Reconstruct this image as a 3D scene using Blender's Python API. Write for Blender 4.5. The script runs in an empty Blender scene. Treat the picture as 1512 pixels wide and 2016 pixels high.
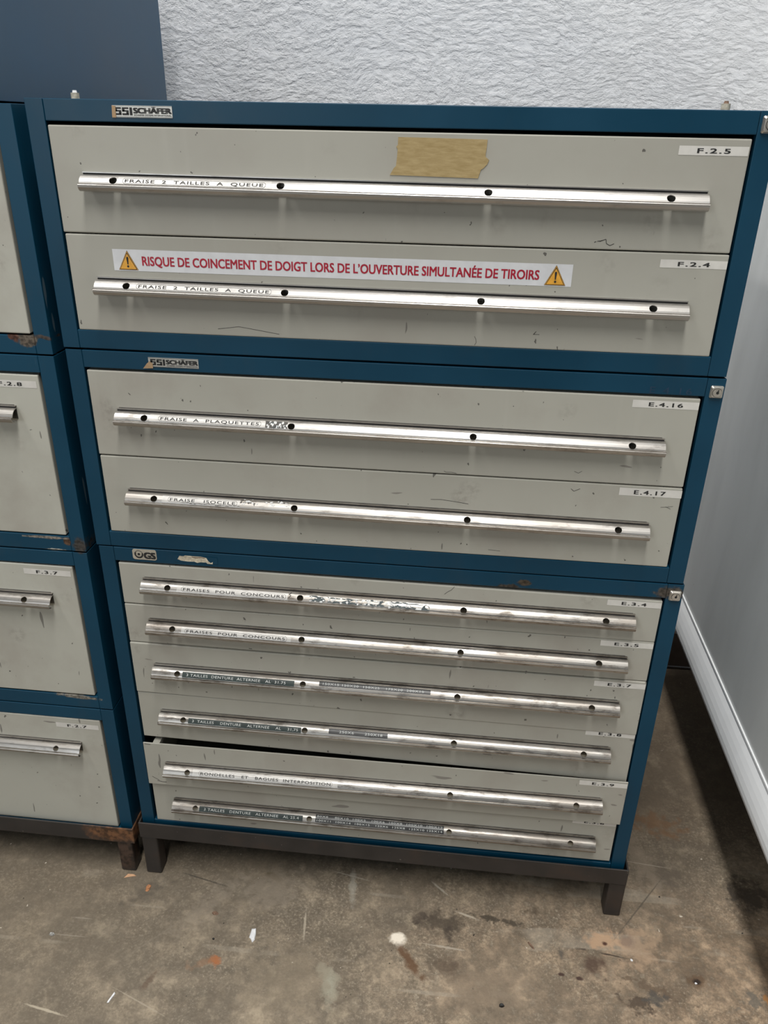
import bpy, bmesh, math, random
from mathutils import Vector, Matrix
from mathutils.geometry import delaunay_2d_cdt

random.seed(7)
sc = bpy.context.scene
col = sc.collection
ZO = 0.0725          # the cabinet plane was measured with its own zero; this lifts everything so the floor lies near z = 0

# ------------------------------------------------------------------ camera
cam_d = bpy.data.cameras.new('camera')
cam_d.sensor_fit = 'VERTICAL'
cam_d.sensor_height = 24.0
cam_d.lens = 24.0 * 1558.4768 / 2016.0
cam_d.clip_start = 0.02
cam = bpy.data.objects.new('camera', cam_d)
col.objects.link(cam)
xa = Vector((0.9944194, 0.1040148, 0.0176333)).normalized()
fw = Vector((-0.0857281, 0.8941106, -0.4395646)).normalized()
ya = (-fw).cross(xa)
R = Matrix((xa, ya, -fw)).transposed()
CAM = Vector((0.617173, -1.161779, 1.409084 + ZO))
cam.matrix_world = Matrix.Translation(CAM) @ R.to_4x4()
sc.camera = cam

# ------------------------------------------------------------------ view, world, lights
sc.view_settings.view_transform = 'Standard'
sc.view_settings.look = 'None'
sc.view_settings.exposure = 0.0
sc.view_settings.gamma = 1.0
sc.view_settings.use_curve_mapping = False

w = bpy.data.worlds.new('hall_light'); sc.world = w
w.use_nodes = True
w.node_tree.nodes['Background'].inputs[0].default_value = (0.78, 0.86, 0.95, 1)
w.node_tree.nodes['Background'].inputs[1].default_value = 0.07

def strip(name, loc, sx, sy, power, color=(1.0, 0.985, 0.95), rot=(0, 0, 0)):
    l = bpy.data.lights.new(name, 'AREA'); l.shape = 'RECTANGLE'
    l.size = sx; l.size_y = sy; l.energy = power; l.color = color
    o = bpy.data.objects.new(name, l); o.location = loc; o.rotation_euler = rot
    col.objects.link(o); return o
strip('ceiling_tube_row', (0.60, -1.55, 4.7), 0.42, 4.3, 200)
strip('ceiling_tube_row', (-1.5, -0.9, 4.7), 0.22, 3.2, 70)
strip('front_left_fill', (-2.6, -6.5, 2.2), 3.0, 2.2, 80, (0.92, 0.97, 1.0), (math.radians(82), 0, math.radians(-22)))  # unseen fill added front left to brighten the drawers, panel and floor

# ------------------------------------------------------------------ node helpers
class NT:
    def __init__(s, name):
        s.m = bpy.data.materials.new(name); s.m.use_nodes = True
        s.t = s.m.node_tree; s.b = s.t.nodes['Principled BSDF']
        s._pos = None
    def n(s, k, **kw):
        x = s.t.nodes.new(k)
        for a, v in kw.items(): setattr(x, a, v)
        return x
    def put(s, sock, v):
        if hasattr(v, 'is_linked') or isinstance(v, bpy.types.NodeSocket): s.t.links.new(v, sock)
        elif isinstance(v, (tuple, list)):
            v = tuple(v)
            if len(v) == 3 and sock.type == 'RGBA': v = v + (1,)
            sock.default_value = v
        else: sock.default_value = v
    def pos(s):
        if s._pos is None: s._pos = s.n('ShaderNodeNewGeometry').outputs['Position']
        return s._pos
    def map(s, loc=(0,0,0), rot=(0,0,0), scale=(1,1,1), kind='POINT', vec=None):
        x = s.n('ShaderNodeMapping', vector_type=kind)
        s.put(x.inputs[0], vec or s.pos()); x.inputs['Location'].default_value = loc
        x.inputs['Rotation'].default_value = rot; x.inputs['Scale'].default_value = scale
        return x.outputs[0]
    def noise(s, scale, detail=4, rough=0.55, vec=None, dist=0.0, out=0):
        x = s.n('ShaderNodeTexNoise'); s.put(x.inputs['Vector'], vec or s.pos())
        x.inputs['Scale'].default_value = scale; x.inputs['Detail'].default_value = detail
        x.inputs['Roughness'].default_value = rough; x.inputs['Distortion'].default_value = dist
        return x.outputs[out]
    def ramp(s, v, a, b, lo=0.0, hi=1.0):
        x = s.n('ShaderNodeMapRange'); s.put(x.inputs[0], v)
        for i, q in zip((1, 2, 3, 4), (a, b, lo, hi)): x.inputs[i].default_value = q
        return x.outputs[0]
    def math(s, op, a, b=0.0):
        x = s.n('ShaderNodeMath', operation=op); s.put(x.inputs[0], a); s.put(x.inputs[1], b)
        return x.outputs[0]
    def mix(s, f, a, b, mode='MIX'):
        x = s.n('ShaderNodeMix', data_type='RGBA', blend_type=mode)
        s.put(x.inputs[0], f); s.put(x.inputs[6], a); s.put(x.inputs[7], b)
        return x.outputs[2]
    def bump(s, h, strength=0.3, dist=0.001, normal=None):
        x = s.n('ShaderNodeBump'); s.put(x.inputs['Height'], h)
        x.inputs['Strength'].default_value = strength; x.inputs['Distance'].default_value = dist
        if normal is not None: s.put(x.inputs['Normal'], normal)
        return x.outputs[0]
    def spot(s, c, r, rot=0.0, wob=0.35, wscale=60, soft=0.25, axes='xy'):
        """mask of a blotch at world point c with radii r and a ragged edge"""
        p = s.map(c, (0, 0, rot) if axes == 'xy' else (0, rot, 0), r, 'TEXTURE')
        nz = s.noise(wscale, 4, 0.6)
        x = s.n('ShaderNodeVectorMath', operation='LENGTH'); s.put(x.inputs[0], p)
        d = s.math('ADD', x.outputs['Value'], s.math('MULTIPLY', s.math('SUBTRACT', nz, 0.5), wob * 4))
        return s.ramp(d, 1.0, 1.0 - soft)
    def set(s, **kw):
        names = dict(color='Base Color', rough='Roughness', metal='Metallic', normal='Normal', spec='Specular IOR Level', coat='Coat Weight', alpha='Alpha', sheen='Sheen Weight')
        for k, v in kw.items(): s.put(s.b.inputs[names[k]], v)
        return s.m

def plain(name, color, rough=0.5, metal=0.0, spec=0.5, scale=90, amp=0.12):
    t = NT(name)
    nz = t.noise(scale, 3)
    c = t.mix(t.ramp(nz, 0.35, 0.7, 0, 1), tuple(q * (1 - amp) for q in color), tuple(min(1, q * (1 + amp)) for q in color))
    return t.set(color=c, rough=rough, metal=metal, spec=spec)

def flecks(t, scale, thr, stretch=(1, 1, 1), rot=(0, 0, 0), w=0.012):
    v = t.noise(scale, 2, 0.5, vec=t.map(scale=stretch, rot=rot))
    return t.ramp(v, thr, thr + w)

def paint_blue(name, base=(0.0018, 0.046, 0.090), wear=1.0, rust=()):
    t = NT(name)
    n1 = t.noise(5, 4)
    c = t.mix(t.ramp(n1, 0.35, 0.7), tuple(q * 0.9 for q in base), tuple(q * 1.12 for q in base))
    # scuffs and dull dirty film
    sm = t.ramp(t.noise(9, 6, 0.65, vec=t.map(scale=(1, 1, 0.5))), 0.56, 0.75, 0, 0.28 * wear)
    c = t.mix(sm, c, (0.045, 0.06, 0.065))
    c = t.mix(t.math('MULTIPLY', flecks(t, 120, 0.77, (1, 1, 0.6)), 0.8 * wear), c, (0.02, 0.022, 0.024))
    c = t.mix(t.math('MULTIPLY', flecks(t, 60, 0.76, (1, 1, 0.12), (0, 0.4, 0)), 0.45 * wear), c, (0.16, 0.22, 0.26))
    for (p, r, rt, colr) in rust:
        c = t.mix(t.spot(p, r, rt, 0.4, 90, 0.3, 'xz'), c, t.mix(t.ramp(t.noise(160, 4), 0.4, 0.6), colr, tuple(q * 0.35 for q in colr)))
    nrm = t.bump(t.noise(260, 2), 0.08, 0.0004)
    return t.set(color=c, rough=t.ramp(n1, 0.3, 0.7, 0.36, 0.5), normal=nrm, spec=0.35)

def paint_drawer(name, dirt=1.0, base=(0.43, 0.42, 0.368)):
    t = NT(name)
    nb = t.noise(3.2, 5, 0.55)
    c = t.mix(t.ramp(nb, 0.3, 0.72), tuple(q * 0.95 for q in base), tuple(q * 1.04 for q in base))
    # brownish grease clouds
    g = t.ramp(t.noise(6.5, 6, 0.62, vec=t.map(loc=(3, 1, 5))), 0.49, 0.70, 0, 0.42 * dirt)
    c = t.mix(g, c, (0.34, 0.30, 0.26))
    # finger smudges
    v = t.n('ShaderNodeTexVoronoi'); t.put(v.inputs['Vector'], t.map(loc=(0.3, 0, 0.2), scale=(1, 0.02, 1))); v.inputs['Scale'].default_value = 15
    msk = t.math('MULTIPLY', t.ramp(v.outputs['Distance'], 0.32, 0.14), t.ramp(t.noise(90, 5, 0.6), 0.42, 0.62))
    gate = t.ramp(t.noise(4, 2, vec=t.map(loc=(9, 0, 2))), 0.52, 0.6)
    c = t.mix(t.math('MULTIPLY', t.math('MULTIPLY', msk, gate), 0.5 * dirt), c, (0.25, 0.22, 0.19))
    # vertical faint wipes
    c = t.mix(t.ramp(t.noise(30, 3, vec=t.map(scale=(1, 1, 0.08))), 0.6, 0.8, 0, 0.12), c, (0.62, 0.61, 0.56))
    # black nicks
    c = t.mix(t.math('MULTIPLY', flecks(t, 95, 0.735 - 0.018 * dirt, (1, 1, 0.8)), 0.8), c, (0.06, 0.055, 0.05))
    c = t.mix(t.math('MULTIPLY', flecks(t, 70, 0.745 - 0.018 * dirt, (1, 1, 0.2), (0, 0.9, 0)), 0.7), c, (0.12, 0.11, 0.10))
    c = t.mix(t.math('MULTIPLY', flecks(t, 48, 0.755 - 0.018 * dirt, (0.25, 1, 1), (0, -0.3, 0)), 0.6), c, (0.15, 0.13, 0.12))
    nrm = t.bump(t.noise(420, 2), 0.06, 0.0003)
    return t.set(color=c, rough=t.ramp(nb, 0.3, 0.7, 0.42, 0.52), normal=nrm, spec=0.4)

def alu(name, dirt):
    t = NT(name)
    v = t.map(scale=(0.25, 1, 1))
    n1 = t.noise(26, 6, 0.65, vec=v)
    n2 = t.noise(70, 6, 0.7, vec=t.map(loc=(2, 0, 4), scale=(0.35, 1, 1)))
    base = (0.56 - 0.08 * dirt, 0.545 - 0.085 * dirt, 0.525 - 0.095 * dirt)
    c = t.mix(t.ramp(n1, 0.42, 0.62, 0, 0.25 + 0.6 * dirt), base, (0.34, 0.30, 0.26))
    c = t.mix(t.ramp(n2, 0.56 - 0.06 * dirt, 0.70 - 0.07 * dirt, 0, 0.25 + 0.6 * dirt), c, (0.13, 0.11, 0.09))
    r = t.ramp(n1, 0.3, 0.7, 0.30, 0.46)
    nrm = t.bump(n2, 0.12 + 0.1 * dirt, 0.0005)
    return t.set(color=c, rough=r, metal=t.ramp(n2, 0.6, 0.75, 0.92, 0.5), normal=nrm)

def steel_dark(name, rust=()):
    t = NT(name)
    n1 = t.noise(16, 6, 0.6)
    c = t.mix(t.ramp(n1, 0.35, 0.7), (0.026, 0.023, 0.022), (0.045, 0.038, 0.034))
    c = t.mix(t.ramp(t.noise(11, 5, vec=t.map(loc=(4, 4, 4))), 0.52, 0.7, 0, 0.7), c, (0.06, 0.04, 0.03))
    c = t.mix(t.math('MULTIPLY', flecks(t, 130, 0.76), 0.6), c, (0.3, 0.26, 0.22))
    for (p, r, rt, colr) in rust:
        c = t.mix(t.spot(p, r, rt, 0.3, 70, 0.5, 'xz'), c, t.mix(t.ramp(t.noise(75, 5), 0.42, 0.6), colr, tuple(q * 0.3 for q in colr)))
    nrm = t.bump(t.noise(120, 5), 0.3, 0.0006)
    return t.set(color=c, rough=t.ramp(n1, 0.3, 0.7, 0.42, 0.62), normal=nrm, spec=0.5)

M = {}
M['blue'] = paint_blue('blue_paint', wear=0.6, rust=[((0.985, 0, 0.722 + ZO), (0.03, 9, 0.012), 0, (0.10, 0.085, 0.07)), ((0.745, 0, 0.722 + ZO), (0.012, 9, 0.007), 0, (0.09, 0.07, 0.05)), ((0.72, 0, 0.712 + ZO), (0.02, 9, 0.006), 0, (0.07, 0.06, 0.05))])
M['blue_worn'] = paint_blue('worn_blue_paint', base=(0.0030, 0.052, 0.100), wear=1.3, rust=[
    ((-0.058, 0, 1.098 + ZO), (0.022, 9, 0.012), 0.0, (0.16, 0.13, 0.10)), ((-0.079, 0, 1.101 + ZO), (0.012, 9, 0.007), 0.5, (0.14, 0.06, 0.04)),
    ((-0.03, 0, 1.103 + ZO), (0.012, 9, 0.004), 0.2, (0.09, 0.07, 0.06)),
    ((-0.052, 0, 0.742 + ZO), (0.008, 9, 0.009), 0.0, (0.14, 0.08, 0.05)), ((-0.09, 0, 0.748 + ZO), (0.045, 9, 0.003), 0.0, (0.30, 0.27, 0.23)),
    ((-0.03, 0, 0.735 + ZO), (0.013, 9, 0.018), 0.0, (0.075, 0.07, 0.065)),
    ((-0.085, 0, 0.396 + ZO), (0.045, 9, 0.005), 0.05, (0.28, 0.26, 0.22)),
    ((-0.075, 0, 0.724 + ZO), (0.02, 9, 0.003), 0.0, (0.5, 0.5, 0.45))])
M['blue_side'] = paint_blue('blue_paint_with_sheen', base=(0.045, 0.100, 0.165), wear=0.5)  # grazing reflection on the side panel put into a lighter, greyer blue
M['drawer_clean'] = paint_drawer('grey_drawer_paint', 0.55)
M['drawer_mid'] = paint_drawer('soiled_grey_drawer_paint', 1.0, (0.445, 0.435, 0.38))
M['drawer_left'] = paint_drawer('lightened_grey_drawer_paint', 0.9, (0.53, 0.525, 0.46))  # missing light on the left drawers put into a lighter paint colour
M['alu0'] = alu('aluminium_clean', 0.12)
M['alu1'] = alu('aluminium_soiled', 0.5)
M['alu2'] = alu('aluminium_dirty', 0.85)
M['dark'] = plain('dark_interior', (0.012, 0.012, 0.013), 0.8)
M['ink'] = plain('black_ink', (0.02, 0.02, 0.02), 0.6)
M['pencil'] = plain('pencil_mark', (0.07, 0.065, 0.06), 0.7)
M['ghost'] = plain('faded_marker', (0.012, 0.042, 0.085), 0.6)
M['white_tag'] = plain('white_tape', (0.72, 0.70, 0.655), 0.45, scale=60, amp=0.05)
M['sticker'] = plain('white_vinyl', (0.72, 0.73, 0.75), 0.4, scale=50, amp=0.05)
M['red'] = plain('red_print', (0.42, 0.012, 0.035), 0.45)
M['yellow'] = plain('yellow_print', (0.80, 0.40, 0.05), 0.45)
M['clear_tag'] = plain('silvery_label_tape', (0.60, 0.58, 0.55), 0.38, metal=0.35, scale=70, amp=0.08)
M['green_tape'] = plain('dark_green_embossing_tape', (0.022, 0.034, 0.031), 0.45, scale=40, amp=0.3)
M['grey_tape'] = plain('grey_embossing_tape', (0.05, 0.05, 0.05), 0.35, scale=40, amp=0.35)
M['emboss'] = plain('pale_embossed_letter', (0.60, 0.62, 0.60), 0.5)
M['residue'] = plain('glue_residue', (0.10, 0.09, 0.08), 0.6, amp=0.4)
M['flake_white'] = plain('torn_paper_white', (0.78, 0.78, 0.77), 0.6)
M['flake_green'] = plain('torn_tape_green', (0.05, 0.07, 0.075), 0.5)
M['plate'] = plain('badge_silver', (0.55, 0.54, 0.50), 0.35, metal=0.3, scale=60)
M['tan'] = plain('tan_paper', (0.45, 0.30, 0.17), 0.7)
M['cream'] = plain('cream_residue', (0.62, 0.55, 0.42), 0.7, scale=160, amp=0.3)
M['beige_badge'] = plain('beige_badge', (0.46, 0.42, 0.34), 0.5)
M['nickel'] = plain('worn_nickel', (0.62, 0.58, 0.52), 0.32, metal=0.85, scale=180, amp=0.15)
M['pin'] = plain('off_white_pin', (0.55, 0.50, 0.40), 0.5, scale=200, amp=0.25)
M['ply'] = plain('pale_wood', (0.72, 0.42, 0.24), 0.7)
M['chip_white'] = plain('white_chip', (0.85, 0.86, 0.88), 0.5)
M['chip_orange'] = plain('orange_chip', (0.45, 0.20, 0.09), 0.7, scale=300, amp=0.5)
M['chip_grey'] = plain('grey_chip', (0.36, 0.35, 0.33), 0.5, scale=300, amp=0.4)
M['chip_brown'] = plain('brown_chip', (0.20, 0.12, 0.08), 0.7, scale=300, amp=0.4)
M['chip_black'] = plain('black_bit', (0.015, 0.014, 0.013), 0.5)
M['stand'] = steel_dark('dark_bare_steel')
M['stand_rust'] = steel_dark('rusty_bare_steel', rust=[((-0.055, 0, 0.04 + ZO), (0.075, 9, 0.035), 0, (0.22, 0.10, 0.045)), ((-0.04, 0, -0.02 + ZO), (0.03, 9, 0.06), 0, (0.075, 0.045, 0.032))])

def masking():
    t = NT('masking_tape')
    n = t.noise(150, 4, 0.65, vec=t.map(scale=(0.35, 1, 1.6)))
    c = t.mix(t.ramp(n, 0.35, 0.68), (0.36, 0.26, 0.11), (0.47, 0.355, 0.175))
    return t.set(color=c, rough=0.7, normal=t.bump(t.noise(240, 3, vec=t.map(scale=(1, 1, 0.35))), 0.35, 0.0004))
M['masking'] = masking()

def plaster():
    t = NT('white_rough_plaster')
    warp = t.noise(2.2, 3, 0.5, out=1)
    x = t.n('ShaderNodeVectorMath', operation='MULTIPLY_ADD')
    t.put(x.inputs[0], warp); x.inputs[1].default_value = (0.16, 0.0, 0.16); t.put(x.inputs[2], t.pos())
    p = x.outputs[0]
    sw = t.noise(46, 7, 0.66, vec=t.map(scale=(0.6, 1, 1.25), rot=(0, -0.35, 0), vec=p))
    crest = t.ramp(sw, 0.44, 0.58)
    fine = t.noise(200, 5, 0.7, vec=p)
    v = t.n('ShaderNodeTexVoronoi', feature='SMOOTH_F1'); t.put(v.inputs['Vector'], t.map(scale=(0.7, 1, 1.2), rot=(0, -0.5, 0), vec=p)); v.inputs['Scale'].default_value = 115
    h = t.math('ADD', t.math('MULTIPLY', crest, 0.5), t.math('ADD', t.math('MULTIPLY', fine, 0.5), t.math('MULTIPLY', v.outputs['Distance'], 0.5)))
    c = t.mix(t.ramp(t.noise(2.5, 4), 0.35, 0.7), (0.74, 0.755, 0.79), (0.81, 0.815, 0.83))
    c = t.mix(t.math('MULTIPLY', flecks(t, 40, 0.80), 0.4), c, (0.4, 0.4, 0.4))
    return t.set(color=c, rough=0.75, normal=t.bump(h, 1.0, 0.0030), spec=0.3)
M['plaster'] = plaster()

def white_sheet(name, base, streak=0.5):
    t = NT(name)
    v = t.map(scale=(1, 1.6, 0.45), rot=(0.35, 0, 0))
    n1 = t.noise(7, 4, 0.5, vec=v, dist=0.6)
    c = t.mix(t.ramp(n1, 0.4, 0.75, 0, streak), base, tuple(q * 0.82 for q in base))
    c = t.mix(t.math('MULTIPLY', flecks(t, 90, 0.78), 0.4), c, (0.25, 0.24, 0.23))
    return t.set(color=c, rough=t.ramp(n1, 0.3, 0.7, 0.28, 0.4), spec=0.5, normal=t.bump(t.noise(5, 3), 0.15, 0.004))
M['sheet'] = white_sheet('white_sheet_metal', (0.78, 0.80, 0.79))
M['lip'] = white_sheet('white_lip_paint', (0.86, 0.87, 0.88), 0.3)

def concrete():
    t = NT('stained_concrete')
    P = t.pos()
    n1 = t.noise(2.1, 8, 0.62)
    n2 = t.noise(9, 8, 0.68, vec=t.map(loc=(5, 2, 0)))
    n3 = t.noise(55, 6, 0.7)
    n4 = t.noise(24, 8, 0.72, vec=t.map(loc=(1, 7, 0)), dist=0.4)
    c = t.mix(t.ramp(n1, 0.38, 0.62), (0.24, 0.21, 0.17), (0.42, 0.37, 0.30))
    c = t.mix(t.ramp(n2, 0.40, 0.56, 0, 0.85), c, (0.135, 0.122, 0.104))
    c = t.mix(t.ramp(n2, 0.57, 0.65, 0, 0.7), c, (0.44, 0.395, 0.32))
    sx = t.n('ShaderNodeSeparateXYZ'); t.put(sx.inputs[0], P)
    warm = t.math('MULTIPLY', t.ramp(t.math('ADD', sx.outputs[0], t.math('MULTIPLY', n1, 0.8)), 0.85, 1.5), t.ramp(sx.outputs[1], 0.14, -0.06))
    c = t.mix(t.math('MULTIPLY', warm, 0.8), c, t.mix(t.ramp(t.noise(14, 7, 0.68), 0.42, 0.62), (0.19, 0.14, 0.10), (0.56, 0.435, 0.325)))
    c = t.mix(t.ramp(n4, 0.46, 0.60, 0, 0.5), c, (0.15, 0.128, 0.102))
    c = t.mix(t.ramp(n4, 0.40, 0.30, 0, 0.5), c, (0.44, 0.40, 0.34))
    c = t.mix(t.ramp(n3, 0.44, 0.62, 0, 0.55), c, (0.11, 0.095, 0.078))
    c = t.mix(t.ramp(n3, 0.57, 0.68, 0, 0.45), c, (0.42, 0.38, 0.32))
    n5 = t.noise(190, 5, 0.75)
    g5 = t.ramp(t.noise(6, 3, vec=t.map(loc=(8, 3, 0))), 0.42, 0.6, 0.15, 0.6)
    c = t.mix(t.math('MULTIPLY', t.ramp(n5, 0.47, 0.62), g5), c, (0.11, 0.095, 0.076))
    c = t.mix(t.math('MULTIPLY', t.ramp(n5, 0.45, 0.34), g5), c, (0.50, 0.46, 0.39))
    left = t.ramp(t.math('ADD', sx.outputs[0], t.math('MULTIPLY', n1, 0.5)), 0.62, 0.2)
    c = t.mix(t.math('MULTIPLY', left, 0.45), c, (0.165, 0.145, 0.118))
    # hair scratches
    for (sc_, rt, st, thr, k) in ((16, 0.5, (0.06, 1, 1), 0.66, 0.35), (22, -0.9, (0.05, 1, 1), 0.67, 0.3), (30, 2.1, (0.07, 1, 1), 0.67, 0.3)):
        v = t.noise(sc_, 2, 0.5, vec=t.map(rot=(0, 0, rt), scale=st))
        g = t.ramp(t.noise(7, 2, vec=t.map(loc=(rt * 7, 0, 0))), 0.5, 0.6)
        c = t.mix(t.math('MULTIPLY', t.math('MULTIPLY', t.ramp(v, thr, thr + 0.02), g), k), c, (0.42, 0.40, 0.36))
    # white and black specks
    c = t.mix(flecks(t, 75, 0.775), c, (0.62, 0.60, 0.56))
    c = t.mix(flecks(t, 58, 0.775, rot=(0, 0, 1)), c, (0.03, 0.028, 0.025))
    zc = 0.0
    S = [  # centre, radii, rotation, colour, strength, raggedness
        ((0.648, -0.064), (0.055, 0.030), 0.1, (0.055, 0.045, 0.036), 0.8, 0.5),
        ((0.60, -0.052), (0.022, 0.018), 0.1, (0.05, 0.04, 0.034), 0.7, 0.5),
        ((0.664, -0.092), (0.012, 0.02), 0.1, (0.05, 0.04, 0.034), 0.8, 0.5),
        ((0.5597, -0.1062), (0.017, 0.017), 0.3, (0.72, 0.70, 0.66), 1.0, 0.35),
        ((0.5927, -0.158), (0.012, 0.048), 0.65, (0.10, 0.055, 0.03), 0.9, 0.35),
        ((0.6668, -0.158), (0.04, 0.028), 0.2, (0.085, 0.065, 0.05), 0.75, 0.4),
        ((0.2071, -0.1899), (0.014, 0.016), 0.2, (0.30, 0.11, 0.04), 0.95, 0.5),
        ((0.19, -0.195), (0.035, 0.012), 0.4, (0.22, 0.13, 0.08), 0.5, 0.5),
        ((0.4397, -0.215), (0.020, 0.045), 0.1, (0.30, 0.31, 0.27), 0.8, 0.45),
        ((0.418, -0.185), (0.012, 0.014), 0.1, (0.29, 0.29, 0.25), 0.7, 0.45),
        ((0.4543, 0.000), (0.009, 0.05), 0.1, (0.30, 0.30, 0.28), 0.65, 0.4),
        ((0.2748, 0.012), (0.03, 0.010), -0.4, (0.075, 0.055, 0.03), 0.8, 0.4),
        ((0.9753, -0.066), (0.05, 0.028), 0.1, (0.42, 0.29, 0.20), 0.75, 0.5),
        ((1.03, -0.075), (0.06, 0.05), 0.6, (0.36, 0.27, 0.20), 0.6, 0.5),
        ((0.95, -0.12), (0.026, 0.020), 0.1, (0.07, 0.045, 0.035), 0.85, 0.45),
        ((1.02, -0.060), (0.018, 0.018), 0.1, (0.17, 0.13, 0.11), 0.7, 0.4),
        ((0.975, -0.074), (0.006, 0.005), 0.1, (0.05, 0.02, 0.015), 0.95, 0.3),
        ((0.99, -0.098), (0.045, 0.0025), -0.13, (0.04, 0.03, 0.025), 0.95, 0.4),
        ((0.93, -0.09), (0.014, 0.004), 0.0, (0.05, 0.04, 0.035), 0.8, 0.4),
        ((0.885, -0.105), (0.007, 0.012), 0.0, (0.08, 0.075, 0.07), 0.8, 0.4),
        ((0.7679, -0.044), (0.05, 0.008), -0.15, (0.045, 0.038, 0.03), 0.85, 0.9),
        ((0.84, -0.016), (0.03, 0.008), 0.0, (0.07, 0.055, 0.04), 0.6, 0.7),
        ((1.0467, -0.155), (0.055, 0.012), -0.25, (0.10, 0.075, 0.055), 0.8, 1.0),
        ((1.02, -0.188), (0.035, 0.016), -0.3, (0.06, 0.045, 0.035), 0.85, 1.0),
        ((1.055, -0.18), (0.02, 0.018), 0.2, (0.06, 0.06, 0.06), 0.75, 0.8),
        ((1.139, -0.133), (0.024, 0.020), 0.0, (0.10, 0.065, 0.04), 0.75, 0.5),
        ((1.139, -0.135), (0.009, 0.007), 0.0, (0.02, 0.014, 0.012), 0.95, 0.4),
        ((0.88, -0.148), (0.008, 0.004), 0.0, (0.04, 0.02, 0.018), 0.9, 0.5),
        ((0.915, -0.152), (0.007, 0.004), 0.0, (0.04, 0.02, 0.018), 0.9, 0.5),
        ((0.985, -0.153), (0.02, 0.004), -0.1, (0.05, 0.03, 0.025), 0.9, 0.8),
        ((1.1286, 0.25), (0.08, 0.035), -0.2, (0.18, 0.095, 0.045), 0.7, 0.6),
        ((1.13, 0.105), (0.05, 0.04), -0.2, (0.10, 0.088, 0.075), 0.8, 0.4),
        ((1.08, 0.15), (0.03, 0.12), 0.3, (0.24, 0.21, 0.175), 0.55, 0.5),
        ((1.30, 0.07), (0.06, 0.045), 0.0, (0.045, 0.040, 0.036), 0.85, 0.5),
        ((1.2337, -0.165), (0.03, 0.02), 0.4, (0.10, 0.10, 0.095), 0.75, 0.9),
        ((1.262, -0.160), (0.008, 0.012), 0.0, (0.40, 0.20, 0.07), 0.8, 0.8),
        ((0.28, -0.02), (0.07, 0.06), 0.3, (0.20, 0.18, 0.155), 0.6, 0.5),
        ((0.16, -0.07), (0.03, 0.10), -0.6, (0.20, 0.18, 0.155), 0.5, 0.5),
        ((0.02, -0.06), (0.05, 0.022), 0.7, (0.075, 0.068, 0.06), 0.55, 0.8),
        ((0.095, -0.24), (0.008, 0.022), -0.3, (0.09, 0.06, 0.045), 0.6, 0.7),
        ((0.36, -0.22), (0.12, 0.09), 0.2, (0.19, 0.165, 0.13), 0.5, 0.5),
        ((0.75, -0.19), (0.10, 0.07), 0.2, (0.20, 0.165, 0.13), 0.55, 0.5),
    ]
    for (c0, r, rt, colr, k, wb) in S:
        m = t.spot((c0[0], c0[1], zc), (r[0], r[1], 5.0), rt, wb * 1.5, 48, 0.6)
        c = t.mix(t.math('MULTIPLY', m, k), c, tuple(min(1, q * 1.25) for q in colr))
    # drawn scratches: long thin ellipses
    for (c0, r, rt, colr, k) in [((0.3687, -0.097), (0.003, 0.045), 0.12, (0.42, 0.39, 0.34), 0.8), ((-0.078, -0.318), (0.052, 0.0028), -0.16, (0.45, 0.42, 0.36), 0.9),
            ((0.09, -0.285), (0.075, 0.0016), -0.35, (0.38, 0.35, 0.3), 0.7), ((0.13, -0.012), (0.07, 0.0022), -0.22, (0.055, 0.05, 0.045), 0.7),
            ((0.08, -0.15), (0.002, 0.14), -0.75, (0.22, 0.2, 0.17), 0.5), ((0.45, 0.03), (0.05, 0.0018), -0.2, (0.42, 0.4, 0.37), 0.7),
            ((0.655, -0.115), (0.05, 0.003), -0.08, (0.45, 0.42, 0.38), 0.75), ((0.70, -0.04), (0.03, 0.003), -0.3, (0.5, 0.47, 0.42), 0.7),
            ((0.64, 0.02), (0.03, 0.003), -0.7, (0.5, 0.48, 0.44), 0.7), ((1.06, 0.02), (0.12, 0.002), 0.9, (0.09, 0.08, 0.07), 0.7),
            ((1.09, 0.13), (0.07, 0.0016), -0.1, (0.42, 0.4, 0.36), 0.7), ((-0.09, -0.13), (0.03, 0.002), 0.0, (0.3, 0.28, 0.25), 0.6), ((-0.10, -0.17), (0.045, 0.0016), 0.0, (0.3, 0.28, 0.25), 0.6)]:
        m = t.spot((c0[0], c0[1], zc), (r[0], r[1], 5.0), rt, 0.3, 120, 0.5)
        c = t.mix(t.math('MULTIPLY', m, k), c, colr)
    # ragged brown darkening that grows towards the back of the floor
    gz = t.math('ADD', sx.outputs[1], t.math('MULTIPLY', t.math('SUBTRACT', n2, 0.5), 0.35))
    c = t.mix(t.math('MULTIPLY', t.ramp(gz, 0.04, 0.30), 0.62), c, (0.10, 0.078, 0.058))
    c = t.mix(1.0, c, (1.07, 0.99, 0.88), 'MULTIPLY')
    h = t.math('ADD', t.math('MULTIPLY', n3, 0.6), t.noise(160, 5, 0.7))
    return t.set(color=c, rough=t.ramp(n2, 0.35, 0.7, 0.5, 0.72), normal=t.bump(h, 0.45, 0.0016), spec=0.4)
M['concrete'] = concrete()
M['foot_strip'] = plain('brown_strip_paint', (0.10, 0.075, 0.06), 0.6, scale=14, amp=0.3)

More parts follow.
